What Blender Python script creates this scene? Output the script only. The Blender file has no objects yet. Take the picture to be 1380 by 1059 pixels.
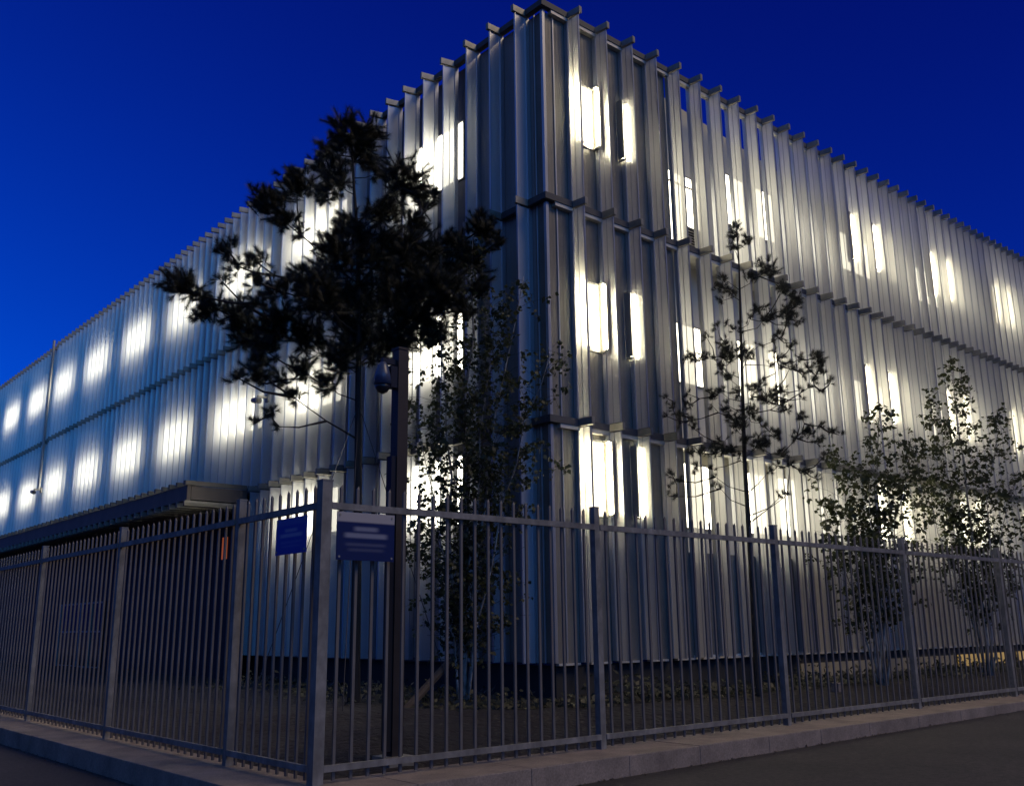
import bpy, math, random
from mathutils import Vector, Matrix
R = math.radians
sc = bpy.context.scene
col = sc.collection

# ------------------------------------------------------------------ camera
YAW, PITCH, ROLL, FPX = R(49.154), R(13.6835), R(-0.656), 1299.0
CAM = Vector((-9.459, -10.083, 1.092))
fw = Vector((math.cos(PITCH) * math.cos(YAW), math.cos(PITCH) * math.sin(YAW), math.sin(PITCH)))
rt = Vector((math.sin(YAW), -math.cos(YAW), 0))
up = rt.cross(fw)
r2 = rt * math.cos(ROLL) + up * math.sin(ROLL)
u2 = up * math.cos(ROLL) - rt * math.sin(ROLL)
cd = bpy.data.cameras.new('camera')
cd.sensor_fit = 'HORIZONTAL'
cd.sensor_width = 36.0
cd.lens = 36.0 * FPX / 1380.0
cd.clip_end = 4000
cam = bpy.data.objects.new('camera', cd)
col.objects.link(cam)
m3 = Matrix((r2, u2, -fw)).transposed()
cam.matrix_world = Matrix.Translation(CAM) @ m3.to_4x4()
sc.camera = cam

# ------------------------------------------------------------------ dusk sky
SKY_GAIN = 1.0
w = bpy.data.worlds.new("World")
sc.world = w
w.use_nodes = True
nt = w.node_tree
nt.nodes.clear()
N = nt.nodes.new
out = N('ShaderNodeOutputWorld'); bg = N('ShaderNodeBackground')
tc = N('ShaderNodeTexCoord'); sep = N('ShaderNodeSeparateXYZ')
nt.links.new(tc.outputs['Generated'], sep.inputs[0])
def wm(op, a, b=None, clamp=False):
    n = N('ShaderNodeMath'); n.operation = op; n.use_clamp = clamp
    for i, v in enumerate((a, b)):
        if v is None: continue
        if isinstance(v, (int, float)): n.inputs[i].default_value = v
        else: nt.links.new(v, n.inputs[i])
    return n.outputs[0]
zc = wm('MAXIMUM', sep.outputs['Z'], 0.02)
xc = wm('MAXIMUM', sep.outputs['X'], -0.15)
lb = wm('ADD', wm('ADD', wm('MULTIPLY', zc, -2.7), wm('MULTIPLY', xc, -0.75)), 0.24)
def ramp(v, a, b, t0, t1):
    n = N('ShaderNodeMapRange'); n.interpolation_type = 'SMOOTHSTEP'
    nt.links.new(v, n.inputs['Value'])
    for k_, q_ in (('From Min', a), ('From Max', b), ('To Min', t0), ('To Max', t1)): n.inputs[k_].default_value = q_
    return n.outputs[0]
# low sky behind and left is darkened in place of unseen roofs and streets
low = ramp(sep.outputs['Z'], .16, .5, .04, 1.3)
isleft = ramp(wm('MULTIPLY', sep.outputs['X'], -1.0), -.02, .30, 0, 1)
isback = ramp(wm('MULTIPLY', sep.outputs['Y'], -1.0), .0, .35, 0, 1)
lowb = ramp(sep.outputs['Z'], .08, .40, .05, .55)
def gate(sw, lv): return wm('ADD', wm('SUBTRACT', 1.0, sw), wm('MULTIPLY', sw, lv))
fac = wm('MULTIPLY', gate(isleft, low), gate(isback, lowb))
# brighter lobe added to the unseen sky to light the left fins blue
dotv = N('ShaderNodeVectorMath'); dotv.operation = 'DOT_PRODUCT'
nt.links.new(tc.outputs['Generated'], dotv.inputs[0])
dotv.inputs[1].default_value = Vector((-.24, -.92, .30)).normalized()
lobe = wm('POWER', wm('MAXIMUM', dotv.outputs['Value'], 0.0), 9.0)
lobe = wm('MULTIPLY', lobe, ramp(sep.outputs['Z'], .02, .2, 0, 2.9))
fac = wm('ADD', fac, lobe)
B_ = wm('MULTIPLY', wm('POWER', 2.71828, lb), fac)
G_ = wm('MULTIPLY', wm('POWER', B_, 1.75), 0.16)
# unseen sky behind the viewer: red and green added to offset blue light
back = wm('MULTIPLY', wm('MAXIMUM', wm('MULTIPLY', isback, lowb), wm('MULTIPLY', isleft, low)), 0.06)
cmb = N('ShaderNodeCombineColor')
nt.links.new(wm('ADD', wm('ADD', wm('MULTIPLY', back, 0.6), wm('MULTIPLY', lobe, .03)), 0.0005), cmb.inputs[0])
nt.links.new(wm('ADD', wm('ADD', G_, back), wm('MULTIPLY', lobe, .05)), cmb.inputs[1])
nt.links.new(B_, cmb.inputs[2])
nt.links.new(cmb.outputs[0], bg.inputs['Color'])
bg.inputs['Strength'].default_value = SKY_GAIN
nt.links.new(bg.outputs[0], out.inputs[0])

sd = bpy.data.lights.new('street_glow', 'SUN')
sd.energy = 1.15  # warm directional lamp standing in for unseen street lamps
sd.angle = R(25)
sd.color = (1.0, 0.78, 0.54)
street_glow = bpy.data.objects.new('street_glow', sd)
col.objects.link(street_glow)
ldir = Vector((-0.45, 0.78, -1.0))            # travels from the street side, high up
street_glow.rotation_euler = ldir.to_track_quat('-Z', 'Y').to_euler()

vs = sc.view_settings
vs.view_transform = 'Standard'; vs.look = 'None'; vs.exposure = 0; vs.gamma = 1
sc.render.engine = 'CYCLES'
cy = sc.cycles
cy.max_bounces = 12; cy.diffuse_bounces = 6; cy.glossy_bounces = 4
cy.transparent_max_bounces = 24; cy.transmission_bounces = 4
cy.use_denoising = True
cy.sample_clamp_indirect = 6

# ------------------------------------------------------------------ helpers
class MB:
    def __init__(s):
        s.v = []; s.f = []; s.m = []
    def face(s, pts, mi=0):
        b = len(s.v); s.v += [tuple(p) for p in pts]
        s.f.append(tuple(range(b, b + len(pts)))); s.m.append(mi)
    def box(s, lo, hi, mi=0):
        (x0, y0, z0), (x1, y1, z1) = lo, hi
        b = len(s.v)
        s.v += [(x0,y0,z0),(x1,y0,z0),(x1,y1,z0),(x0,y1,z0),(x0,y0,z1),(x1,y0,z1),(x1,y1,z1),(x0,y1,z1)]
        for q in ((0,3,2,1),(4,5,6,7),(0,1,5,4),(1,2,6,5),(2,3,7,6),(3,0,4,7)):
            s.f.append(tuple(b + i for i in q)); s.m.append(mi)
        return s
    def tube(s, path, radii, n=6, mi=0, cap=True):
        path = [Vector(p) for p in path]
        rings = []
        for i, p in enumerate(path):
            d = (path[min(i + 1, len(path) - 1)] - path[max(i - 1, 0)])
            d = d.normalized() if d.length > 1e-9 else Vector((0, 0, 1))
            a = d.cross(Vector((0.31, 0.17, 0.93)))
            if a.length < 0.05: a = d.cross(Vector((1, 0, 0)))
            a.normalize(); c = d.cross(a)
            r = radii[i] if isinstance(radii, (list, tuple)) else radii
            b = len(s.v)
            for k in range(n):
                t = 2 * math.pi * k / n
                s.v.append(tuple(p + a * (r * math.cos(t)) + c * (r * math.sin(t))))
            rings.append(b)
        for i in range(len(rings) - 1):
            for k in range(n):
                k2 = (k + 1) % n
                s.f.append((rings[i] + k, rings[i] + k2, rings[i + 1] + k2, rings[i + 1] + k)); s.m.append(mi)
        if cap:
            s.f.append(tuple(rings[-1] + k for k in range(n))); s.m.append(mi)
            s.f.append(tuple(rings[0] + k for k in reversed(range(n)))); s.m.append(mi)
        return s
    def prism(s, poly, y0, y1, mi=0):        # polygon in XZ, extruded along Y
        n = len(poly); b = len(s.v)
        s.v += [(x, y0, z) for x, z in poly] + [(x, y1, z) for x, z in poly]
        s.f.append(tuple(b + i for i in range(n))); s.m.append(mi)
        s.f.append(tuple(b + n + i for i in reversed(range(n)))); s.m.append(mi)
        for i in range(n):
            j = (i + 1) % n
            s.f.append((b + j, b + i, b + n + i, b + n + j)); s.m.append(mi)
        return s
    def mesh(s, name, mats, smooth=False):
        me = bpy.data.meshes.new(name)
        me.from_pydata(s.v, [], s.f)
        for m in (mats if isinstance(mats, (list, tuple)) else [mats]): me.materials.append(m)
        if len(set(s.m)) > 1: me.polygons.foreach_set('material_index', s.m)
        if smooth: me.polygons.foreach_set('use_smooth', [True] * len(s.f))
        me.update()
        return me
    def build(s, name, mats, parent=None, smooth=False):
        return place(name, s.mesh(name, mats, smooth), parent)
def place(name, me, parent=None, loc=(0, 0, 0), rz=0):
    o = bpy.data.objects.new(name, me)
    col.objects.link(o)
    o.parent = parent
    o.location = loc
    o.rotation_euler.z = rz
    return o
def tag(o, label=None, cat=None, group=None, kind=None):
    for k, v in (('label', label), ('category', cat), ('group', group), ('kind', kind)):
        if v: o[k] = v
    return o
def empty(name, loc, rz=0):
    o = place(name, None, None, loc, rz)
    o.empty_display_size = 0.2
    return o

def mat(name, base=(.5, .5, .5), rough=.6, metal=0.0, noise=None, bump=None, spec=.5):
    """noise = (scale, dark factor, stretch_z); bump = (scale, strength, distance)"""
    m = bpy.data.materials.new(name); m.use_nodes = True
    t = m.node_tree; p = t.nodes['Principled BSDF']
    p.inputs['Base Color'].default_value = (*base, 1)
    p.inputs['Roughness'].default_value = rough
    p.inputs['Metallic'].default_value = metal
    p.inputs['Specular IOR Level'].default_value = spec
    co = t.nodes.new('ShaderNodeTexCoord')
    if noise:
        mp = t.nodes.new('ShaderNodeMapping')
        mp.inputs['Scale'].default_value = (1, 1, noise[2] if len(noise) > 2 else 1)
        t.links.new(co.outputs['Object'], mp.inputs[0])
        n = t.nodes.new('ShaderNodeTexNoise'); n.inputs['Scale'].default_value = noise[0]
        n.inputs['Detail'].default_value = 6
        t.links.new(mp.outputs[0], n.inputs['Vector'])
        r = t.nodes.new('ShaderNodeValToRGB')
        r.color_ramp.elements[0].position = .3; r.color_ramp.elements[1].position = .72
        r.color_ramp.elements[0].color = (*[c * noise[1] for c in base], 1)
        r.color_ramp.elements[1].color = (*base, 1)
        t.links.new(n.outputs['Fac'], r.inputs[0]); t.links.new(r.outputs[0], p.inputs['Base Color'])
    if bump:
        n = t.nodes.new('ShaderNodeTexNoise'); n.inputs['Scale'].default_value = bump[0]
        n.inputs['Detail'].default_value = 5
        t.links.new(co.outputs['Object'], n.inputs['Vector'])
        b = t.nodes.new('ShaderNodeBump'); b.inputs['Strength'].default_value = bump[1]
        b.inputs['Distance'].default_value = bump[2]
        t.links.new(n.outputs['Fac'], b.inputs['Height']); t.links.new(b.outputs[0], p.inputs['Normal'])
    return m

# perforated aluminium: the fine holes are below pixel size, so a share of each face is open
def perforated(name, open_share=.085, through=.46):
    m = mat(name, (.68, .68, .67), .32, .45, noise=(2.2, .93, .06))
    t = m.node_tree
    p = t.nodes['Principled BSDF']; o = t.nodes['Material Output']
    tr = t.nodes.new('ShaderNodeBsdfTransparent')
    tl = t.nodes.new('ShaderNodeBsdfTranslucent'); tl.inputs['Color'].default_value = (.88, .88, .84, 1)
    a = t.nodes.new('ShaderNodeMixShader'); a.inputs[0].default_value = through
    t.links.new(p.outputs[0], a.inputs[1]); t.links.new(tl.outputs[0], a.inputs[2])
    b = t.nodes.new('ShaderNodeMixShader'); b.inputs[0].default_value = open_share
    t.links.new(a.outputs[0], b.inputs[1]); t.links.new(tr.outputs[0], b.inputs[2])
    t.links.new(b.outputs[0], o.inputs['Surface'])
    return m
def lit(name, colr, strength):
    m = bpy.data.materials.new(name); m.use_nodes = True
    t = m.node_tree; p = t.nodes['Principled BSDF']
    p.inputs['Base Color'].default_value = (.16, .155, .14, 1)
    p.inputs['Roughness'].default_value = .25
    co = t.nodes.new('ShaderNodeTexCoord')
    n = t.nodes.new('ShaderNodeTexNoise'); n.inputs['Scale'].default_value = 1.7
    t.links.new(co.outputs['Object'], n.inputs['Vector'])
    mr = t.nodes.new('ShaderNodeMapRange')
    mr.inputs['To Min'].default_value = strength * .7; mr.inputs['To Max'].default_value = strength * 1.3
    t.links.new(n.outputs['Fac'], mr.inputs['Value'])
    p.inputs['Emission Color'].default_value = (*colr, 1)
    t.links.new(mr.outputs[0], p.inputs['Emission Strength'])
    return m

def ribbed(name, base, rough, metal, scale, strength, axis):
    m = mat(name, base, rough, metal, noise=(2.2, .78, .1))
    t = m.node_tree; p = t.nodes['Principled BSDF']
    co = t.nodes.new('ShaderNodeTexCoord')
    wv = t.nodes.new('ShaderNodeTexWave'); wv.bands_direction = axis
    wv.inputs['Scale'].default_value = scale
    t.links.new(co.outputs['Object'], wv.inputs['Vector'])
    b = t.nodes.new('ShaderNodeBump'); b.inputs['Strength'].default_value = strength
    b.inputs['Distance'].default_value = .01
    t.links.new(wv.outputs['Fac'], b.inputs['Height']); t.links.new(b.outputs[0], p.inputs['Normal'])
    return m
TUBE = 85.0
M_fin = perforated('perforated_aluminium')
M_finL = perforated('perforated_aluminium_left', .06, .26)
M_edge = mat('aluminium_profile', (.50, .51, .53), .36, .7, noise=(4, .8, .2))
M_brk = mat('galvanised_bracket', (.33, .31, .26), .5, .5, noise=(6, .6))
M_wallR = ribbed('sheet_wall_right', (.24, .22, .18), .5, .25, 4.2, .22, 'X')
M_wallL = ribbed('sheet_wall_left', (.32, .31, .29), .5, .25, 4.2, .22, 'Y')
M_trim = mat('canopy_trim', (.17, .15, .11), .5, .2)
M_fascia = mat('canopy_fascia', (.16, .125, .10), .55, .2, noise=(3, .75, .3))
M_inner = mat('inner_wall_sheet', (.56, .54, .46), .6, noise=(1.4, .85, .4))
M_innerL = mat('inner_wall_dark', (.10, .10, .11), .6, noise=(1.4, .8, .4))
M_ledge = mat('dark_ledge', (.05, .05, .055), .6)
M_pale = mat('pale_trim', (.5, .48, .42), .45, .3)
M_win = lit('lit_window', (1.0, .92, .70), 8.0)
M_winL = lit('lit_window_left', (1.0, .94, .76), 10.5)
M_soft = lit('soft_pane', (1.0, .93, .72), .9)
M_tube = lit('fluorescent_tube', (1.0, .90, .62), TUBE)
M_winlow = lit('warm_basement_light', (1.0, .62, .14), .27)
M_windim = lit('dim_basement_light', (1.0, .72, .34), .035)
M_orange = lit('orange_lit_gap', (1.0, .22, .04), .22)
M_frame = mat('window_frame', (.32, .31, .28), .4, .5)
M_plinth = mat('dark_plinth', (.020, .020, .020), .7, noise=(3, .6))
M_char = mat('charcoal_cladding', (.012, .012, .014), .55, noise=(2, .6, .2))
M_gate = mat('black_gate', (.007, .007, .009), .6)
M_glass = mat('dark_glass', (.02, .022, .028), .12)
M_fence = mat('galvanised_fence', (.27, .255, .235), .6, .15, noise=(14, .55, .5), bump=(60, .15, .002))
M_bar = mat('galvanised_bar', (.15, .135, .125), .55, .1, noise=(10, .6, .4))
M_stone = mat('granite_kerb', (.33, .26, .21), .85, noise=(55, .62), bump=(70, .35, .004))
M_mort = mat('kerb_joint', (.06, .05, .045), .9)
M_asph = mat('asphalt', (.085, .072, .064), .85, noise=(22, .35), bump=(120, .5, .006))
M_soil = mat('garden_soil', (.019, .012, .008), .95, noise=(5, .4), bump=(9, 1.0, .06))
M_bark = mat('pine_bark', (.035, .026, .020), .9, noise=(18, .5, .3), bump=(26, .6, .01))
M_bbark = mat('birch_bark', (.42, .40, .36), .75, noise=(16, .12, .5), bump=(20, .3, .004))
M_pole = mat('painted_pole', (.045, .035, .03), .45, .3, noise=(8, .7))
M_cam = mat('camera_housing', (.045, .06, .11), .35)
M_dark = mat('dark_plastic', (.015, .015, .018), .3)
M_timber = mat('weathered_timber', (.08, .058, .042), .85, noise=(12, .55, .2))
M_wire = mat('guy_wire', (.04, .04, .045), .5, .6)
def leafmat(name, base, tl):
    m = mat(name, base, .55, noise=(2.5, .55))
    t = m.node_tree; p = t.nodes['Principled BSDF']; o = t.nodes['Material Output']
    x = t.nodes.new('ShaderNodeBsdfTranslucent'); x.inputs['Color'].default_value = (*[c * 1.6 for c in base], 1)
    a = t.nodes.new('ShaderNodeMixShader'); a.inputs[0].default_value = tl
    t.links.new(p.outputs[0], a.inputs[1]); t.links.new(x.outputs[0], a.inputs[2])
    t.links.new(a.outputs[0], o.inputs['Surface'])
    return m
M_needle = leafmat('pine_needles', (.011, .014, .007), .15)
M_leaf = leafmat('birch_leaves', (.040, .048, .018), .4)
M_shrub = leafmat('ground_cover_leaves', (.013, .017, .007), .2)

def weather(m, scale, dark, lo=.35, hi=.65):
    """multiply the colour by a second, larger or finer noise (stains, worn patches)"""
    t = m.node_tree; p = t.nodes['Principled BSDF']
    src = p.inputs['Base Color'].links[0].from_socket
    co = t.nodes.new('ShaderNodeTexCoord'); n = t.nodes.new('ShaderNodeTexNoise')
    n.inputs['Scale'].default_value = scale; n.inputs['Detail'].default_value = 8; n.inputs['Roughness'].default_value = .65
    t.links.new(co.outputs['Object'], n.inputs['Vector'])
    r = t.nodes.new('ShaderNodeValToRGB')
    r.color_ramp.elements[0].position = lo; r.color_ramp.elements[1].position = hi
    r.color_ramp.elements[0].color = (dark, dark, dark, 1); r.color_ramp.elements[1].color = (1, 1, 1, 1)
    t.links.new(n.outputs['Fac'], r.inputs[0])
    x = t.nodes.new('ShaderNodeMix'); x.data_type = 'RGBA'; x.blend_type = 'MULTIPLY'; x.inputs['Factor'].default_value = 1
    t.links.new(src, x.inputs['A']); t.links.new(r.outputs[0], x.inputs['B'])
    t.links.new(x.outputs['Result'], p.inputs['Base Color'])
weather(M_asph, .9, .55); weather(M_asph, 110, .35, .40, .60)
weather(M_stone, 2.4, .55); weather(M_fence, 5, .6); weather(M_wallR, 1.1, .65)
weather(M_soil, 1.6, .45)

# ------------------------------------------------------------------ ground
BX, BY = -5.675, -3.461          # outer corner of the fence
rnd = random.Random(7)
g = MB()
def gz(x, y):
    t = max(0.0, min(1.0, (x - (BX + 2.0)) / 11.0))
    return -.180 + .078 * t
xs = [-1500, -60, -14, BX, BX + 2.0, BX + 5, BX + 9, BX + 13, 60, 1500]
ys = [-1500, -60, -14, BY, 60, 1500]
for j in range(len(ys)):
    for i in range(len(xs)): g.v.append((xs[i], ys[j], gz(xs[i], ys[j])))
for j in range(len(ys) - 1):
    for i in range(len(xs) - 1):
        a = j * len(xs) + i
        g.f.append((a, a + 1, a + 1 + len(xs), a + len(xs))); g.m.append(0)
tag(g.build('pavement', M_asph), kind='structure')

# garden soil behind the fence: one bumpy sheet
s = MB()
nx, ny = 90, 90
def soil_z(x, y):
    d = min(x - BX, y - BY)
    z = -.05 + .17 * min(1, max(0, d - .2) / 1.6)
    z += .05 * math.sin(x * 1.7 + 1.3 * math.sin(y * 1.1)) * math.cos(y * 1.4) * min(1, max(0, d - .2))
    return z
sx = [BX + .12 + (34 * (i / nx) ** 1.6) for i in range(nx + 1)]
sy = [BY + .12 + (50 * (j / ny) ** 1.6) for j in range(ny + 1)]
for j in range(ny + 1):
    for i in range(nx + 1):
        jit = rnd.uniform(-.018, .018) if 0 < i and 0 < j else 0
        s.v.append((sx[i], sy[j], soil_z(sx[i], sy[j]) + jit))
for j in range(ny):
    for i in range(nx):
        a = j * (nx + 1) + i
        s.f.append((a, a + 1, a + nx + 2, a + nx + 1)); s.m.append(0)
tag(s.build('garden_soil', M_soil, smooth=True), kind='structure')

# granite kerb under the fence
k = MB()
KO, KI = .50, .16
bl = 1.05
x = BX - KO
i = 0
while x < BX + 26:
    L = bl + rnd.uniform(-.12, .12)
    k.box((x + .0015, BY - KO, -.5), (x + L - .0015, BY + KI, rnd.uniform(-.004, .003)), 0); x += L
y = BY + KI
while y < BY + 44:
    L = bl + rnd.uniform(-.12, .12)
    k.box((BX - KO, y + .0015, -.5), (BX + KI, y + L - .0015, rnd.uniform(-.004, .003)), 0); y += L
kb = k.build('kerb', M_stone)
bv = kb.modifiers.new('bevel', 'BEVEL'); bv.width = .006; bv.segments = 2
tag(kb, kind='structure')
k = MB()
k.box((BX - KO + .01, BY - KO + .01, -.45), (BX + 26, BY + KI - .01, -.012))
k.box((BX - KO + .01, BY + KI - .01, -.45), (BX + KI - .01, BY + 44, -.012))
tag(k.build('kerb_base', M_mort), kind='structure')

# ------------------------------------------------------------------ building
bld = empty('metal_clad_building', (0, 0, 0))
tag(bld, 'three storey building clad in vertical metal fins, glowing windows behind them, at dusk', 'building')
T = [0.61, 4.05, 7.56, 10.95]
XE, YE = 27.0, 46.0
TOPW = 10.86
CANY = 9.25
SX, SY, GAP, GL = 3.0, 1.75, .48, .07        # beyond these the inner wall stands back from the fins
w_ = MB()
w_.box((0, 0, T[0]), (SX, .25, TOPW))
w_.build('wall', M_wallR, bld)
w_ = MB()
w_.prism([(SX - .2, T[0]), (XE, T[0]), (XE, 9.9), (12, 10.0), (7.2, 10.5), (SX - .2, 10.95)], GAP, GAP + .2)
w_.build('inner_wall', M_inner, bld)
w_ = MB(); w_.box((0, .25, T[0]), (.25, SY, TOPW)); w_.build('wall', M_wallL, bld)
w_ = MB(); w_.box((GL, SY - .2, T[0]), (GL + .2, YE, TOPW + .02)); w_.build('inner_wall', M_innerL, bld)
for z in (T[0] - .0, T[1], T[2]):
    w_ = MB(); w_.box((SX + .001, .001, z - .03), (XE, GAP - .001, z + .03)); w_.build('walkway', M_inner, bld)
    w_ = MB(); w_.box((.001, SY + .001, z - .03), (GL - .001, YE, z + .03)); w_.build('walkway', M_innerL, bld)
# the foot of the screen is backed by a solid base wall
w_ = MB(); w_.box((SX + .001, .0, T[0] + .031), (XE, GAP - .001, 2.25)); w_.build('base_wall', M_wallR, bld)
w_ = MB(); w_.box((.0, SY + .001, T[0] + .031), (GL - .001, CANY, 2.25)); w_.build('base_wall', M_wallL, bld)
w_ = MB(); w_.box((.70, .70, 8.3), (XE, YE, 8.6)); w_.build('roof', M_ledge, bld)
w_ = MB()
w_.box((.06, .06, -.4), (XE, .3, T[0] - .032)); w_.box((.06, .3, -.4), (.3, YE, T[0] - .032))
w_.build('plinth', M_plinth, bld)
w_ = MB(); w_.box((0, -.05, T[0] - .035), (.42, .02, T[0] - .004))      # drip plates over the plinth
fl = w_.mesh('flashing', M_pale)
x = .02
while x < XE - .6:
    place('flashing', fl, bld, (x, 0, 0)); x += .63

# fin positions: the gaps tighten away from the corner
def positions(start, end, s0, k, smin):
    p, x = [], start
    while x < end:
        p.append(x); x += max(smin, s0 - k * x)
    return p
FX = positions(.50, XE - .3, .665, .0205, .37)
FY = positions(.34, YE - .5, .655, .0235, .385)
W = .285
def fin_mesh(z0, z1, name, fm):
    b = MB()
    b.face([(0, -W, z0), (0, -.075, z0), (0, -.075, z1), (0, -W, z1)], 0)   # 2 mm perforated sheet
    b.box((-.022, -.073, z0), (.022, -.006, z1), 1)            # fixing channel at the wall
    b.box((-.017, -W - .016, z0), (.017, -W - .002, z1), 1)    # nosing
    b.box((-.006, -.170, z0), (-.002, -.158, z1), 1)         # seam
    return b.mesh(name, [fm, M_edge])
def bracket_mesh():
    b = MB()
    b.box((-.030, -W - .055, -.055), (.030, .0, .055), 0)
    b.box((-.034, -W - .062, -.060), (.034, -W - .057, .060), 0)
    return b.mesh('bracket', M_brk)
tiers = [(T[0], T[1] - .075), (T[1] + .07, T[2] - .075), (T[2] + .07, T[3] - .075)]
FM = [fin_mesh(a, b, 'fin', M_fin) for a, b in tiers] + [fin_mesh(a, b, 'fin', M_finL) for a, b in tiers]
BM = bracket_mesh()
slots = []          # (distance, kind mesh, tier, loc, rz)
for t in range(3):
    for x in FX: slots.append(((Vector((x, 0, 0)) - CAM).length, t, (x, 0, 0), .12))
    for y in FY:
        if t == 0 and y > CANY - .1: continue
        set_back = .06 if y > 25 else 0
        slots.append(((Vector((0, y, 0)) - CAM).length, t + 3, (set_back, y, 0), -math.pi / 2 - (.24 if y > 1.8 else .02)))
slots.sort(key=lambda q: q[0])
def join_rest(name, rest, meshes, mats, zoff=None):
    b = MB()
    for d, t, loc, rz in rest:
        me = meshes[t]; c, sn = math.cos(rz), math.sin(rz); o = len(b.v)
        z = zoff[t] if zoff else 0
        for v in me.vertices:
            b.v.append((loc[0] + c * v.co.x - sn * v.co.y, loc[1] + sn * v.co.x + c * v.co.y, v.co.z + z))
        for p in me.polygons:
            b.f.append(tuple(o + q for q in p.vertices)); b.m.append(p.material_index)
    o = b.build(name, mats, bld); o['kind'] = 'stuff'
for d, t, loc, rz in slots[:100]: place('fin', FM[t], bld, loc, rz)
for mats_, lo_ in (([M_fin, M_edge], 0), ([M_finL, M_edge], 3)):
    join_rest('fin', [q for q in slots[100:] if lo_ <= q[1] < lo_ + 3], FM, mats_)
ZB = [T[1], T[2], T[3]]
for d, t, loc, rz in slots[:100]: place('bracket', BM, bld, (loc[0], loc[1], ZB[t % 3]), rz)
join_rest('bracket', slots[100:], [BM] * 6, [M_brk], ZB * 2)

# ledges that carry the brackets
for t in (0, 1, 2):
    z = ZB[t]
    b = MB(); b.box((-.10, -.10, z - .052), (XE, -.001, z + .052)); b.build('ledge', M_ledge, bld)
    b = MB(); b.box((-.10, .001, z - .052), (-.001, CANY if t == 0 else YE, z + .052)); b.build('ledge', M_ledge, bld)
    b = MB(); b.box((.12, -.085, z - .115), (XE, -.002, z - .054)); b.build('ledge_trim', M_pale, bld)
# corner sheets with seams
b = MB()
for a, c in tiers:
    b.box((-.035, -.035, a), (.02, -.004, c)); b.box((-.035, -.003, a), (-.004, .02, c))
    b.box((.20, -.022, a), (.225, -.003, c)); b.box((-.022, .18, a), (-.003, .20, c))
b.build('corner_trim', M_edge, bld)

# windows
def window(face, a0, a1, z0, z1, transom=False):
    f = MB(); p = MB(); e = .028
    def bx(mb, u0, u1, d0, d1, za, zb):
        if face == 'R': mb.box((u0, GAP - d1, za), (u1, GAP - d0, zb))
        else: mb.box((GL - d1, u0, za), (GL - d0, u1, zb))
    bx(f, a0 - e, a0, .001, .035, z0 - e, z1 + e); bx(f, a1, a1 + e, .001, .035, z0 - e, z1 + e)
    bx(f, a0, a1, .001, .034, z1, z1 + e); bx(f, a0, a1, .001, .034, z0 - e, z0)
    if transom: bx(f, a0, a1, .015, .033, z1 - .22, z1 - .18)
    fo = f.build('window', M_frame, bld)
    bx(p, a0, a1, .002, .012, z0, z1)
    p.build('pane', M_win if face == 'R' else M_winL, fo)
ZW = [(2.72, 3.82), (5.28, 6.36), (8.75, 9.82)]
def tube_light(face, a, z0, z1, shield, off=.12):
    """vertical fluorescent tube between two fins, with an opaque back on one side (-1, 0, 1)"""
    h = MB(); p = MB()
    def T3(u, d, z): return (u, -d, z) if face == 'R' else (-d, u, z)
    def bx(mb, u0, u1, d0, d1, za, zb):
        A, B = T3(u0, d0, za), T3(u1, d1, zb)
        mb.box(tuple(min(q, r) for q, r in zip(A, B)), tuple(max(q, r) for q, r in zip(A, B)))
    bx(h, a - .02, a + .02, .003, off + .035, z1, z1 + .03); bx(h, a - .02, a + .02, .003, off + .035, z0 - .03, z0)
    if shield: bx(h, min(a + shield * .022, a + shield * .030), max(a + shield * .022, a + shield * .030), .003, off + .05, z0, z1)
    else: bx(h, a - .014, a + .014, .003, .012, z0, z1)
    ho = h.build('tube_light', M_frame, bld)
    p.tube([T3(a, off, z0 + .001), T3(a, off, z1 - .001)], .016, 8)
    p.build('tube', M_tube, ho, True)
def bay(P, u):          # index of the fin just before u
    return max(i for i in range(len(P)) if P[i] <= u)
for t, (z0, z1) in enumerate(ZW):
    tube_light('R', FX[1] - .075, z0, z1, 1); tube_light('R', FX[0] + .25, z0, z1, 0, .07)
    tube_light('R', FX[2] - .075, z0, z1, -1, .09)
    f_ = MB(); f_.box((.60, -.028, z0 - .03), (.63, -.001, z1 + .03)); f_.box((1.045, -.028, z0 - .03), (1.07, -.001, z1 + .03))
    f_.box((.631, -.026, z1 + .002), (1.044, -.001, z1 + .03)); f_.box((.631, -.026, z0 - .03), (1.044, -.001, z0 - .002))
    f_ = f_.build('window', M_frame, bld)
    p_ = MB(); p_.box((.632, -.016, z0), (1.043, -.002, z1)); p_.build('pane', M_soft, f_)
    if t < 2: window('R', 3.35, 4.35, z0, z1)
    window('R', 5.3, 5.9, z0, z1); window('R', 6.3, 6.9, z0, z1)
    for i in range(6):
        q = 9.35 + 3.42 * i
        if q > XE - 2: break
        k = bay(FX, q + .1)
        tube_light('R', FX[k] - .07, z0, min(z1, 9.9), -1, .10); tube_light('R', FX[k + 2] - .07, z0, min(z1, 9.9), -1, .10)
        window('R', q + .15, q + 1.35, z0 + .1, z1 - .1)
    window('L', 2.15, 3.5, z0, z1)
    for i in range(12):
        q = 6.25 + 3.38 * i
        if q > YE - 2 or (t == 0 and q > 7): break
        window('L', q - .22, q + 1.68, z0 + .20, z1 - .06)
window('R', 3.3, 3.92, 7.72, 9.35, True); window('R', 3.98, 4.42, 8.35, 9.35, True)
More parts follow.
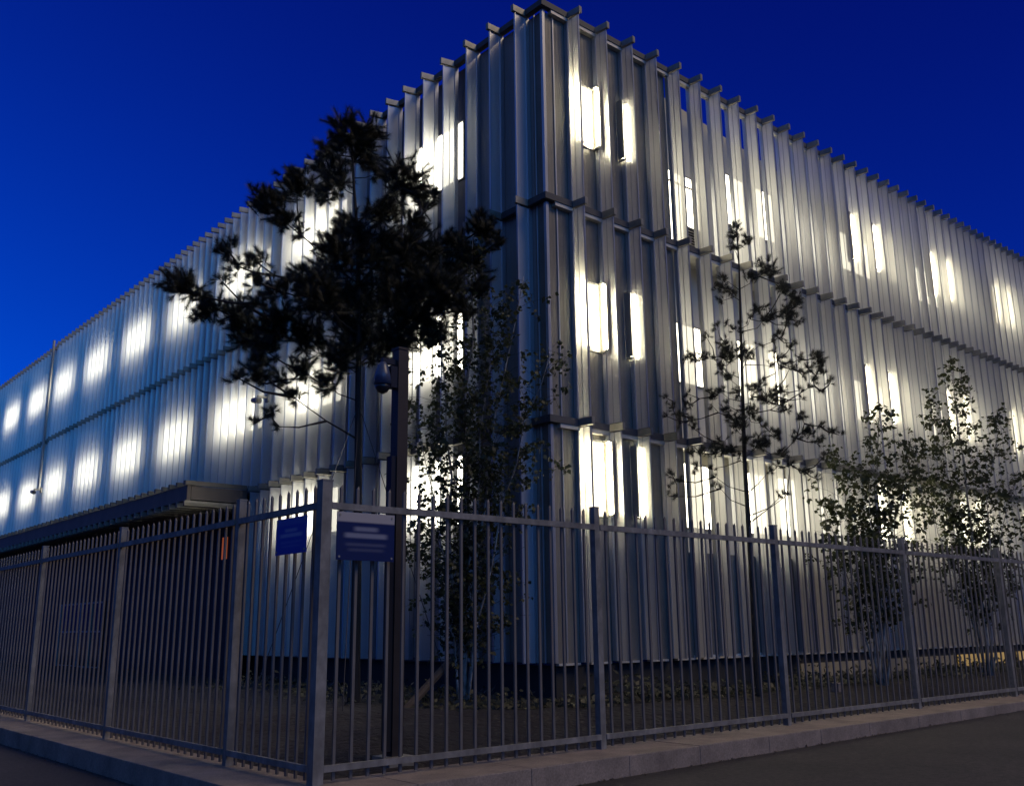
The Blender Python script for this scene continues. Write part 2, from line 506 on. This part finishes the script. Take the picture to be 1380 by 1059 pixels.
# louvre beside the tall upper window
b = MB(); b.box((3.96, GAP - .012, 7.68), (4.46, GAP - .001, 8.31))
lv = b.build('louvre', M_gate, bld)
b = MB()
for i in range(11):
    z = 7.71 + i * .054
    b.face([(3.97, GAP - .02, z + .03), (4.45, GAP - .02, z + .03), (4.45, GAP - .05, z), (3.97, GAP - .05, z)])
    b.face([(3.97, GAP - .05, z - .006), (4.45, GAP - .05, z - .006), (4.45, GAP - .02, z + .024), (3.97, GAP - .02, z + .024)])
b.build('louvre_blade', M_pale, lv)
# warm lit strip of basement windows low on the right
for i in range(7):
    a = 6.0 + i * 3.0
    b = MB(); b.box((a, .036, .17), (a + 2.82, .058, .42)); b.build('basement_window', M_winlow if i > 1 else M_windim, bld)

# ground floor under the canopy on the left: charcoal cladding, gate, glazed door
b = MB(); b.box((-.06, CANY + .1, -.3), (-.002, YE, 4.0)); b.build('entrance_wall', M_char, bld)
b = MB(); b.box((-1.2, YE - 1, -.3), (-.08, YE, 3.7)); b.build('entrance_wall', M_char, bld)
gt = MB()
y = 9.0
while y < 14.2:
    gt.box((-.40, y, .05), (-.345, y + .50, 2.55)); y += .515
g_o = gt.build('gate', M_gate, bld)
b = MB(); b.box((-.36, 9.02, 2.555), (-.32, 14.1, 2.61)); b.build('gate_rail', M_gate, g_o)
b = MB(); b.box((-.075, 10.6, 2.55), (-.062, 10.86, 3.15)); b.build('lit_gap', M_orange, bld)
b = MB(); b.box((-.075, 13.6, 2.75), (-.062, 14.9, 3.5)); b.build('transom_panel', M_timber, bld)
d_o = MB(); d_o.box((-.10, 18.3, .1), (-.063, 22.2, 1.95)); d_o = d_o.build('glazed_door', M_glass, bld)
b = MB()
for yy in (18.3, 19.25, 20.2, 21.2, 22.12): b.box((-.125, yy, .1), (-.101, yy + .07, 1.95))
for zz in (.12, 1.1, 1.9): b.box((-.123, 18.38, zz), (-.102, 22.1, zz + .05))
b.build('door_frame', M_frame, d_o)

# canopy with hanging slats
b = MB()
b.box((-1.62, CANY, 3.72), (-1.54, YE, 4.03), 2)
b.box((-1.53, CANY, 3.74), (-.30, CANY + .06, 4.02), 2)
b.box((-1.53, CANY + .07, 3.93), (-.01, YE, 3.99), 1)
cn = b.build('canopy', [M_edge, M_ledge, M_fascia], bld)
b = MB(); b.box((-1.66, 0, 3.60), (-.08, .055, 3.715)); sl = b.mesh('canopy_slat', M_brk)
b = MB(); b.box((-1.68, 0, 4.035), (-1.30, .075, 4.125)); cr = b.mesh('canopy_rib', M_trim)
y = CANY
while y < YE:
    place('canopy_slat', sl, cn, (0, y, 0)); place('canopy_rib', cr, cn, (0, y, 0)); y += .40
b = MB()
b.box((-1.68, CANY - .04, 4.03), (-.32, CANY - .004, 4.12)); b.build('end_trim', M_trim, cn)
b = MB(); b.box((-1.68, CANY - .04, 3.60), (-.32, CANY - .004, 3.66)); b.build('end_trim', M_trim, cn)
# downpipe at the movement joint and a step in the parapet
b = MB(); b.tube([(-.37, 25.05, 5.85), (-.37, 25.05, 11.1)], .045, 8); b.build('downpipe', M_pale, bld)

def wall_camera(loc, label):
    o = empty('security_camera', loc)
    tag(o, label, 'security camera', 'small cameras on the left facade')
    b = MB(); b.box((.0, -.03, .02), (.24, .03, .06)); b.box((.20, -.06, -.06), (.24, .06, .12)); b.build('arm', M_brk, o)
    b = MB(); b.tube([(-.02, .16, -.02), (-.02, -.10, -.07)], [.06, .075], 10); b.build('housing', M_cam, o)
    b = MB(); b.tube([(-.02, -.10, -.07), (-.02, -.125, -.075)], [.05, .045], 10); b.build('lens', M_dark, o)
wall_camera((-.58, 24.8, 5.75), 'small camera at the foot of the downpipe on the far left facade')
wall_camera((-.58, 8.4, 5.86), 'small blue camera on the left facade beside the hanging pine branch')

# ------------------------------------------------------------------ railings
H = 2.21
def bar_mesh():
    b = MB()
    b.box((-.012, -.009, .015), (.012, .009, H - .03))
    n = len(b.v)
    b.face([(-.012, -.009, H - .03), (.012, -.009, H - .03), (.009, .0, H)])
    b.face([(.012, .009, H - .03), (-.012, .009, H - .03), (.009, .0, H)])
    b.face([(-.012, .009, H - .03), (-.012, -.009, H - .03), (.009, .0, H)])
    b.face([(.012, -.009, H - .03), (.012, .009, H - .03), (.009, .0, H)])
    return b.mesh('bar', M_bar)
def post_mesh(w):
    b = MB(); b.box((-w, -w, -.002), (w, w, H + .01)); b.box((-w - .004, -w - .004, H + .01), (w + .004, w + .004, H + .022))
    return b.mesh('post', M_fence)
BAR, POST, CPOST = bar_mesh(), post_mesh(.034), post_mesh(.044)
def railing(name, label, axis, first, step, n, corner):
    root = empty(name, (BX, BY, 0))
    tag(root, label, 'fence', 'railings round the site')
    rz = 0 if axis == 'X' else math.pi / 2
    def P(u, v=0.0): return (u, v, 0) if axis == 'X' else (v, u, 0)
    marks = [0] + [first + step * i for i in range(n)]
    for i, u in enumerate(marks):
        if u == 0:
            if corner: place('corner_post', CPOST, root)
        else: place('post', POST, root, P(u))
    nb = 0; rest = []
    for a, c in zip(marks[:-1], marks[1:]):
        for z, hh in ((2.032, .026), (.105, .023)):
            b = MB()
            lo, hi = a + .036 + (.01 if a == 0 else 0), c - .036
            if axis == 'X': b.box((lo, -.044, z - hh), (hi, -.012, z + hh))
            else: b.box((-.044, lo, z - hh), (-.012, hi, z + hh))
            b.build('rail', M_fence, root)
        cnt = round((c - a) / .1465)
        for j in range(1, cnt):
            u = a + (c - a) * j / cnt
            if nb < 100: place('bar', BAR, root, P(u, .0), rz); nb += 1
            else: rest.append(u)
    if rest:
        b = MB()
        for u in rest:
            o = len(b.v); c, sn = math.cos(rz), math.sin(rz); l = P(u)
            for v in BAR.vertices: b.v.append((l[0] + c * v.co.x - sn * v.co.y, l[1] + sn * v.co.x + c * v.co.y, v.co.z))
            for p in BAR.polygons: b.f.append(tuple(o + q for q in p.vertices)); b.m.append(0)
        o = b.build('bar', M_bar, root); o['kind'] = 'stuff'
    return root
railing('railing_fence', 'galvanised vertical bar railing on the granite kerb along the right hand street', 'X', 2.985, 2.985, 6, True)
railing('railing_fence', 'galvanised vertical bar railing on the kerb along the left street, before the dark entrance', 'Y', 1.46, 2.96, 9, False)

# information signs on the railings (their lettering is too soft to read in the photograph)
def signmat(name, head, body):
    m = mat(name, body, .3)
    t = m.node_tree; p = t.nodes['Principled BSDF']
    co = t.nodes.new('ShaderNodeTexCoord'); sp = t.nodes.new('ShaderNodeSeparateXYZ')
    t.links.new(co.outputs['Generated'], sp.inputs[0])
    def mth(op, a, b=None, c=None):
        n = t.nodes.new('ShaderNodeMath'); n.operation = op
        for i, v in enumerate((a, b, c)):
            if v is None: continue
            if isinstance(v, (int, float)): n.inputs[i].default_value = v
            else: t.links.new(v, n.inputs[i])
        return n.outputs[0]
    u, v = sp.outputs[0], sp.outputs[2]
    def band(val, c, h, s):       # soft band round c
        n = t.nodes.new('ShaderNodeMapRange'); n.interpolation_type = 'SMOOTHSTEP'
        t.links.new(mth('ABSOLUTE', mth('SUBTRACT', val, c)), n.inputs['Value'])
        n.inputs['From Min'].default_value = h - s; n.inputs['From Max'].default_value = h + s
        n.inputs['To Min'].default_value = 1; n.inputs['To Max'].default_value = 0
        return n.outputs[0]
    tot = None
    for cv, hv, hu, amp in ((.66, .045, .20, .30), (.52, .05, .36, .34), (.33, .03, .34, .10), (.22, .03, .3, .08)):
        q = mth('MULTIPLY', mth('MULTIPLY', band(v, cv, hv, .03), band(u, .5, hu, .06)), amp)
        tot = q if tot is None else mth('ADD', tot, q)
    mx = t.nodes.new('ShaderNodeMix'); mx.data_type = 'RGBA'
    mx.inputs['A'].default_value = (*body, 1); mx.inputs['B'].default_value = (.55, .55, .6, 1)
    t.links.new(tot, mx.inputs['Factor'])
    m2 = t.nodes.new('ShaderNodeMix'); m2.data_type = 'RGBA'
    t.links.new(mx.outputs['Result'], m2.inputs['A']); m2.inputs['B'].default_value = (*head, 1)
    t.links.new(band(v, .92, .12, .025), m2.inputs['Factor'])
    t.links.new(m2.outputs['Result'], p.inputs['Base Color'])
    return m
def sign(label, loc, rz, wd, z0, z1, m):
    root = empty('notice_board', loc, rz); tag(root, label, 'sign', 'signs on the corner of the fence')
    b = MB(); b.box((-wd / 2, -.006, z0), (wd / 2, .0, z1)); b.build('panel', m, root)
    b = MB()
    for q in (-wd * .3, wd * .3): b.box((q - .02, .001, z0 + .05), (q + .02, .012, z1 - .05))
    b.build('backing_strap', M_brk, root)
    bm = MB(); bm.tube([(0, -.0065, 0), (0, -.011, 0)], .009, 8); bm = bm.mesh('bolt', M_brk)
    for u_ in (-wd / 2 + .025, wd / 2 - .025):
        for z_ in (z0 + .025, z1 - .025): place('bolt', bm, root, (u_, 0, z_))
sign('blue notice board with a pale heading on the railing right of the corner post', (BX + .335, BY - .075, 0), 0, .53, 1.615, 1.985, signmat('sign_pale', (.34, .31, .30), (.008, .016, .075)))
sign('plain blue notice board on the railing left of the corner post', (BX - .075, BY + .37, 0), -math.pi / 2, .50, 1.68, 1.965, signmat('sign_blue', (.06, .09, .36), (.02, .05, .34)))

# ------------------------------------------------------------------ camera pole inside the fence
pr = empty('camera_pole', (-4.61, -2.90, 0))
tag(pr, 'tall dark square pole carrying a dome camera, standing inside the fence corner', 'pole')
b = MB(); b.box((-.055, -.055, -.1), (.055, .055, 3.60)); b.box((-.062, -.062, 3.60), (.062, .062, 3.62)); b.build('shaft', M_pole, pr)
b = MB(); b.box((-.13, -.13, -.1), (.13, .13, .06)); b.build('base_plate', M_brk, pr)
b = MB(); b.box((-.105, -.04, .1), (-.056, .04, 2.6)); b.build('cable_duct', M_dark, pr)
dc = empty('dome_camera', (-4.61, -2.90, 3.33)); tag(dc, 'blue grey dome security camera hung from the side of the tall pole', 'security camera')
b = MB(); b.box((-.13, -.045, -.10), (-.057, .045, .10)); b.box((-.20, -.02, .12), (-.057, .02, .17)); b.build('bracket', M_dark, dc)
b = MB(); b.tube([(-.19, 0, .13), (-.19, 0, .10), (-.19, 0, .02), (-.19, 0, -.08)], [.025, .045, .068, .082], 16); b.build('housing', M_cam, dc, True)
b = MB(); b.tube([(-.19, 0, -.081), (-.19, 0, -.115), (-.19, 0, -.15), (-.19, 0, -.168)], [.072, .066, .045, .012], 16); b.build('dome', M_dark, dc, True)

# ------------------------------------------------------------------ trees
def frame(base):
    n = Vector((base[0] - CAM.x, base[1] - CAM.y, 0)).normalized()
    return Vector((n.y, -n.x, 0)), n
def pine(name, label, base, trunk, clusters, r0, depth, needle, per, keep, fat):
    rn = random.Random(len(clusters))
    l, n = frame(base)
    root = empty(name, (base[0], base[1], 0)); tag(root, label, 'tree', 'pines in the garden')
    def P(u, h, v): return l * u + n * v + Vector((0, 0, h))
    tp = [P(u, h, 0) for u, h in trunk]
    top = trunk[-1][1]; dist = (Vector((base[0], base[1], 0)) - Vector((CAM.x, CAM.y, 0))).length
    tb = MB()
    # resample the trunk
    pts = []
    for a, b_ in zip(tp[:-1], tp[1:]):
        for q in range(5): pts.append(a.lerp(b_, q / 5))
    pts.append(tp[-1])
    rad = [r0 * (1 - .86 * (p.z / top)) for p in pts]
    rad[0] = r0 * 1.15
    tb.tube([pts[0] - Vector((0, 0, .15))] + pts, [r0 * 1.3] + rad, 9)
    def trunk_at(h):
        for a, b_ in zip(tp[:-1], tp[1:]):
            if a.z <= h <= b_.z: return a.lerp(b_, (h - a.z) / max(1e-6, b_.z - a.z))
        return tp[-1] if h > tp[-1].z else tp[0]
    cl = []
    for u, h, r in clusters:
        r *= fat
        tu = trunk_at(h); du = abs(u - tu.dot(l))
        v = rn.uniform(-1, 1) * min(depth, .25 + du * .55)
        sc_ = 1 + v / dist
        p = P(u * sc_, CAM.z + (h - CAM.z) * sc_, v)
        wx = base[0] + p.x; wy = base[1] + p.y
        if not keep(wx + r, wy + r): v = -abs(v); sc_ = 1 + v / dist; p = P(u * sc_, CAM.z + (h - CAM.z) * sc_, v)
        cl.append((p, r))
    cl.sort(key=lambda c: (c[0] - trunk_at(c[0].z)).xy.length)
    nodes = []
    bb = MB()
    for p, r in cl:
        t = trunk_at(p.z); d = (p - t).xy.length
        best = trunk_at(max(trunk[1][1] * .9, p.z - .38 * d - .08)); bd = (p - best).length; br = .5
        for q, qd in nodes:
            dd = (p - q).length
            if qd < d and dd < bd * .8 and q.z < p.z + .1 and (p - q).dot(q - trunk_at(q.z)) > 0: best, bd, br = q, dd, .5
        mid = best.lerp(p, .55) + Vector((rn.uniform(-.05, .05), rn.uniform(-.05, .05), -.06 * bd + rn.uniform(-.03, .03)))
        ra = max(.006, min(.024, .009 * d + .006)) * (r0 / .07) ** .6
        bb.tube([best, best.lerp(mid, .5), mid, p], [ra, ra * .85, ra * .62, ra * .35], 5)
        nodes.append((p, d)); nodes.append((mid, d * .6))
    bo = tb.build('trunk', M_bark, root, True)
    bb.build('limb', M_bark, bo, True)
    # crown: bottle brush shoots fanning out of every cluster
    f = MB()
    for p, r in cl:
        out = (p - trunk_at(p.z)); out.z = 0
        out = out.normalized() if out.length > .05 else Vector((rn.uniform(-1, 1), rn.uniform(-1, 1), 0))
        ns = max(4, int(per * (r / .3) ** 1.7))
        for s_ in range(ns):
            d = Vector((rn.gauss(0, 1), rn.gauss(0, 1), rn.gauss(.25, .8))).normalized() * .8 + out * .35 + Vector((0, 0, .25))
            d.normalize()
            c0 = p + Vector((rn.uniform(-1, 1), rn.uniform(-1, 1), rn.uniform(-1, 1))) * r * .5
            L = r * rn.uniform(.35, .75)
            L = max(L, .05)
            f.tube([c0, c0 + d * L], [.005, .0025], 3, 0, False)
            nn = int(165 * min(1.6, max(.6, L / .12)))
            a1 = d.orthogonal().normalized(); a2 = d.cross(a1)
            for q in range(nn):
                tt = rn.random(); c = c0 + d * (L * (0.12 + .88 * tt))
                an = rn.uniform(0, 6.283)
                side = a1 * math.cos(an) + a2 * math.sin(an)
                nd = (side * rn.uniform(.55, 1.0) + d * rn.uniform(.45, 1.1)).normalized()
                ln = needle * rn.uniform(.7, 1.2)
                wv = nd.cross(side); 
                if wv.length < .01: wv = a1
                wv = wv.normalized() * (needle * .014)
                i0 = len(f.v)
                f.v += [tuple(c - wv), tuple(c + wv), tuple(c + nd * ln)]
                f.f.append((i0, i0 + 1, i0 + 2)); f.m.append(0)
    f.build('crown', M_needle, root)
    return root
PA = [(-0.31, 8.51, 0.4), (-0.07, 8.18, 0.34), (-0.56, 8.24, 0.27), (-0.45, 7.75, 0.32), (-0.65, 7.52, 0.23), (0.03, 8.59, 0.25), (-0.72, 7.98, 0.2), (0.11, 7.91, 0.17), (-1.06, 7.64, 0.32), (-1.42, 7.26, 0.31), (-1.62, 7.39, 0.18), (-1.2, 7.03, 0.24), (-0.97, 6.86, 0.14), (-2.62, 5.97, 0.3), (-2.41, 5.83, 0.17), (-2.03, 6.57, 0.2), (-1.88, 6.31, 0.15), (-1.6, 6.39, 0.22), (-1.58, 6.09, 0.17), (-2.14, 5.65, 0.26), (-1.82, 5.51, 0.3), (-2.34, 5.52, 0.17), (-1.51, 5.73, 0.17), (-1.23, 5.95, 0.24), (-0.89, 6.1, 0.26), (0.51, 7.81, 0.4), (0.83, 7.54, 0.32), (0.99, 7.63, 0.14), (0.29, 7.3, 0.32), (0.74, 7.08, 0.28), (0.07, 7.23, 0.2), (-0.26, 6.96, 0.31), (-0.45, 6.54, 0.4), (0.08, 6.56, 0.54), (0.64, 6.51, 0.51), (1.09, 6.61, 0.34), (-0.66, 5.88, 0.46), (-0.12, 5.73, 0.64), (0.54, 5.87, 0.61), (1.09, 6.02, 0.45), (-1.18, 5.4, 0.37), (-1.59, 5.27, 0.37), (-1.37, 5.0, 0.3), (-0.75, 5.19, 0.37), (-0.29, 4.89, 0.33), (-1.46, 4.72, 0.26), (-1.75, 4.6, 0.15), (-0.84, 4.74, 0.24), (-0.51, 4.55, 0.24), (0.44, 5.29, 0.44), (0.93, 5.37, 0.39), (1.31, 6.81, 0.25), (1.77, 7.1, 0.29), (1.98, 6.87, 0.18), (1.54, 6.52, 0.32), (1.2, 6.3, 0.29), (1.66, 6.1, 0.23), (1.43, 5.74, 0.25), (-1.14, 4.6, 0.17), (-1.28, 4.09, 0.13), (-1.45, 4.55, 0.13), (-0.1, 5.21, 0.38), (0.17, 5.0, 0.24), (-0.98, 4.35, 0.15), (-2.06, 6.05, 0.13), (-1.48, 3.96, 0.08), (-1.16, 3.91, 0.06)]
PB = [(0.14, 7.14, 0.14), (0.29, 6.97, 0.12), (0.07, 6.89, 0.1), (0.12, 7.27, 0.07), (0.58, 6.49, 0.18), (0.32, 6.36, 0.13), (-0.08, 6.38, 0.1), (-0.18, 6.26, 0.09), (0.76, 6.12, 0.13), (0.92, 5.96, 0.12), (0.86, 5.72, 0.12), (0.37, 5.81, 0.11), (0.59, 5.74, 0.09), (0.03, 5.55, 0.06), (0.63, 5.4, 0.08), (0.82, 5.19, 0.07), (-0.16, 5.37, 0.09), (-0.68, 5.17, 0.09), (-0.45, 5.15, 0.07), (-0.04, 5.16, 0.13), (0.19, 5.1, 0.11), (-0.21, 4.94, 0.09), (0.51, 4.93, 0.06), (0.68, 5.06, 0.06), (-0.11, 4.78, 0.09), (0.01, 4.54, 0.1), (0.24, 4.57, 0.1), (1.18, 5.02, 0.11), (1.06, 4.84, 0.09), (1.11, 4.65, 0.09), (0.9, 4.52, 0.05), (0.5, 4.46, 0.11), (0.62, 4.31, 0.06), (0.74, 4.25, 0.05), (-0.35, 4.51, 0.09), (-0.75, 4.4, 0.09), (-1.0, 4.37, 0.07), (-0.91, 4.26, 0.07), (-0.74, 4.16, 0.06), (-0.18, 4.27, 0.09), (0.17, 4.2, 0.11), (-0.02, 4.07, 0.14), (0.29, 4.05, 0.08), (0.91, 4.1, 0.09), (0.98, 3.87, 0.11), (1.1, 3.73, 0.09), (0.8, 3.79, 0.09), (0.5, 3.85, 0.13), (0.27, 3.77, 0.13), (0.05, 3.78, 0.1), (-0.31, 3.76, 0.1), (-0.58, 3.63, 0.11), (-0.68, 3.45, 0.06), (-0.97, 3.23, 0.08), (-1.11, 3.1, 0.04), (-0.46, 3.39, 0.05), (-0.43, 3.12, 0.05), (0.57, 3.57, 0.11), (0.68, 3.38, 0.06), (0.37, 3.31, 0.06), (0.89, 3.28, 0.08), (0.52, 2.94, 0.06), (1.16, 3.95, 0.06), (-0.09, 6.2, 0.08), (-0.4, 3.62, 0.08), (-0.18, 3.66, 0.09)]
pine('pine_tree', 'large dark pine with spreading layered crown left of the building corner', (-2.2, 1.65), [(0.0, 0.15), (-0.01, 2.6), (-0.05, 4.32), (-0.08, 5.91), (-0.15, 7.09), (-0.22, 7.88), (-0.29, 8.82)], PA, .082, .9, .105, 52,
     lambda x, y: x < -.35 or y < -.35, 1.07)
_r = random.Random(4)
PB2 = [(u + _r.gauss(0, .13), h + _r.gauss(-.04, .11), r * _r.uniform(.5, .9)) for u, h, r in PB for _q in range(3 if h > 4.3 else 1) if h < 6.3]
pine('pine_tree', 'smaller slender pine with sparse tufts before the right facade', (2.53, -1.5), [(0.0, 0.19), (0.02, 1.53), (0.03, 3.5), (0.09, 5.12), (0.15, 6.57), (0.16, 7.32)], PB + PB2, .055, .6, .07, 80,
     lambda x, y: y < -.35, 1.2)


def birch(name, label, base, height, stems, seed, hw, leaf, nbr, h0, dens, limit):
    rn = random.Random(seed)
    l, n = frame(base)
    z0 = soil_z(*base)
    root = empty(name, (base[0], base[1], 0)); tag(root, label, 'tree', 'birches in the garden')
    tb = MB(); lm = MB(); f = MB()
    for (u, hh, vv, r0) in stems:
        tip = l * u + n * vv + Vector((0, 0, hh))
        b0 = l * (u * .06) + n * (vv * .06) + Vector((0, 0, z0 - .1))
        pts = []
        wob = [rn.uniform(-.06, .06) for _ in range(10)]
        for q in range(10):
            t = q / 9
            pts.append(b0.lerp(tip, t) + l * (wob[q] * (t > 0) - .25 * u * math.sin(t * math.pi) * .5) + n * (wob[9 - q] * (t > 0)))
        tb.tube(pts, [max(.005, r0 * (1 - .9 * q / 9)) for q in range(10)], 7)
        nb = int(nbr * hh / height)
        for i in range(nb):
            t = h0 + (1 - h0) * (i + rn.random()) / nb
            q = min(8.999, t * 9); k0 = int(q)
            s0 = pts[k0].lerp(pts[k0 + 1], q - k0)
            env = math.sin(min(1, max(.0, (t - h0) / (1 - h0) * .9 + .12)) * math.pi) ** .6
            an = rn.uniform(0, 6.283)
            L = hw * env * rn.uniform(.45, 1.1) + .1
            dirv = l * math.cos(an) + n * (math.sin(an) * .8)
            e = s0 + dirv * L + Vector((0, 0, L * rn.uniform(.1, .65)))
            wx = base[0] + e.x; wy = base[1] + e.y
            if not limit(wx, wy):
                e = s0 - dirv * L * .6 + Vector((0, 0, L * .4))
                if not limit(base[0] + e.x, base[1] + e.y): continue
            md = s0.lerp(e, .5) + Vector((0, 0, .08 * L))
            ra = max(.0035, r0 * .28 * (1 - t))
            lm.tube([s0, md, e], [ra, ra * .7, .002], 4, 0, False)
            # hanging twigs with leaves
            for w in range(max(2, int(dens * L * 5))):
                c0 = s0.lerp(e, rn.uniform(.25, 1.0)) + Vector((0, 0, .03))
                td = Vector((rn.gauss(0, .5), rn.gauss(0, .5), rn.gauss(-.35, .5)))
                tl = rn.uniform(.12, .34)
                c1 = c0 + td.normalized() * tl
                lm.tube([c0, c1], [.0022, .0012], 3, 0, False)
                for q in range(rn.randint(5, 10)):
                    c = c0.lerp(c1, rn.random()) + Vector((rn.gauss(0, .02), rn.gauss(0, .02), rn.gauss(-.01, .02)))
                    a = Vector((rn.gauss(0, 1), rn.gauss(0, 1), rn.gauss(-.6, .6))).normalized()
                    b2 = a.orthogonal().normalized(); b2 = b2.lerp(a.cross(b2), rn.random()).normalized()
                    sz = leaf * rn.uniform(.65, 1.25)
                    i0 = len(f.v)
                    f.v += [tuple(c), tuple(c + a * sz * .38 + b2 * sz * .40), tuple(c + a * sz), tuple(c + a * sz * .38 - b2 * sz * .40)]
                    f.f.append((i0, i0 + 1, i0 + 2, i0 + 3)); f.m.append(0)
    tr = tb.build('trunk', M_bbark, root, True)
    lm.build('limb', M_bark, tr)
    f.build('crown', M_leaf, root)
    return root
okR = lambda x, y: y < -.38 and not (x < BX + .2 or y < BY - .1)
okL = lambda x, y: x < -.38 or y < -.38
birch('birch_tree', 'slender birch with pale trunk in front of the building corner', (-1.1, .70), 6.7,
      [(.19, 6.75, -.1, .06), (-.4, 5.7, -.35, .033), (.85, 6.0, -.6, .030), (1.25, 4.9, -.85, .024), (-.7, 4.2, -.4, .02), (.5, 5.6, -.5, .022)], 3, .80, .070, 80, .13, 1.2, okL)
birch('birch_tree', 'bushy young birch between the smaller pine and the far right birch', (5.95, -1.5), 5.0,
      [(.36, 4.75, 0, .035), (-.35, 4.1, .2, .025), (.85, 4.2, .1, .025), (-.75, 3.2, -.2, .018), (.1, 3.6, -.3, .02)], 11, .64, .085, 76, .25, 1.05, okR)
birch('birch_tree', 'tallest bushy birch at the far right behind the railing', (9.83, -1.5), 6.4,
      [(.08, 6.35, 0, .04), (-.5, 5.6, .2, .028), (.75, 5.2, -.1, .028), (-.9, 4.2, -.2, .02), (1.0, 4.0, .2, .022)], 23, .70, .087, 84, .24, 1.05, okR)

# guy wires of the big pine, its stake, a stub
b = MB()
bp = Vector((-2.2, 1.65, 0))
for q in (Vector((-1.3, .5, .05)), Vector((-.9, -1.2, .05)), Vector((.9, -1.1, .05))):
    b.tube([bp + Vector((-.05, 0, 4.25)), bp + q], .006, 5)
tag(b.build('guy_wires', M_wire), 'thin guy wires staying the trunk of the large pine', 'wire')
b = MB(); b.tube([(-2.15, .62, .02), (-1.15, .80, .72)], .055, 8)
tag(b.build('timber_stake', M_timber), 'leaning timber stake on the soil left of the pale birch trunk', 'stake')
b = MB(); b.box((3.70, -2.06, -.05), (3.83, -1.94, .24)); b.box((3.69, -2.07, .24), (3.84, -1.93, .26))
tag(b.build('marker_stub', M_stone), 'short pale stone stub in the soil right of the smaller pine', 'marker')

# dead leaves and grit swept against the kerb
f = MB(); rn = random.Random(9)
for q in range(700):
    if rn.random() < .6:
        x = BX + rn.uniform(-.3, 14); y = BY - KO - abs(rn.gauss(0, .05)) - .004
    else:
        y = BY + rn.uniform(-.3, 12); x = BX - KO - abs(rn.gauss(0, .05)) - .004
    c = Vector((x, y, gz(x, y) + .004 + rn.uniform(0, .006)))
    a = Vector((rn.gauss(0, 1), rn.gauss(0, 1), rn.gauss(0, .12))).normalized(); b2 = a.cross(Vector((0, 0, 1))).normalized()
    sz = rn.uniform(.012, .04); i0 = len(f.v)
    f.v += [tuple(c), tuple(c + a * sz * .5 + b2 * sz * .4), tuple(c + a * sz + Vector((0, 0, .005))), tuple(c + a * sz * .5 - b2 * sz * .4)]
    f.f.append((i0, i0 + 1, i0 + 2, i0 + 3)); f.m.append(0)
tag(f.build('leaf_litter', M_bark), 'dry leaf litter lying along the foot of the granite kerb', 'leaf litter', kind='stuff')
# low ground cover along the foot of the right facade
f = MB(); rn = random.Random(5)
for q in range(9000):
    if rn.random() < .72: x, y = rn.uniform(-.8, 22), rn.gauss(-.95, .28)
    else: x, y = rn.gauss(-1.2, .5), rn.uniform(-.8, 7)
    if x > -.05 and y > -.08: continue
    hgt = .30 * (.55 + .45 * math.sin(x * 2.3) * math.sin(x * .9 + 1))
    c = Vector((x, y, soil_z(x, y) + abs(rn.gauss(0, .5)) * max(.08, hgt)))
    a = Vector((rn.gauss(0, 1), rn.gauss(0, 1), rn.gauss(.3, .6))).normalized(); b2 = a.orthogonal().normalized()
    sz = rn.uniform(.06, .12); i0 = len(f.v)
    f.v += [tuple(c), tuple(c + a * sz * .4 + b2 * sz * .3), tuple(c + a * sz), tuple(c + a * sz * .4 - b2 * sz * .3)]
    f.f.append((i0, i0 + 1, i0 + 2, i0 + 3)); f.m.append(0)
tag(f.build('ground_cover', M_shrub), 'low dark ground cover planted along the foot of the facade', 'ground cover', kind='stuff')
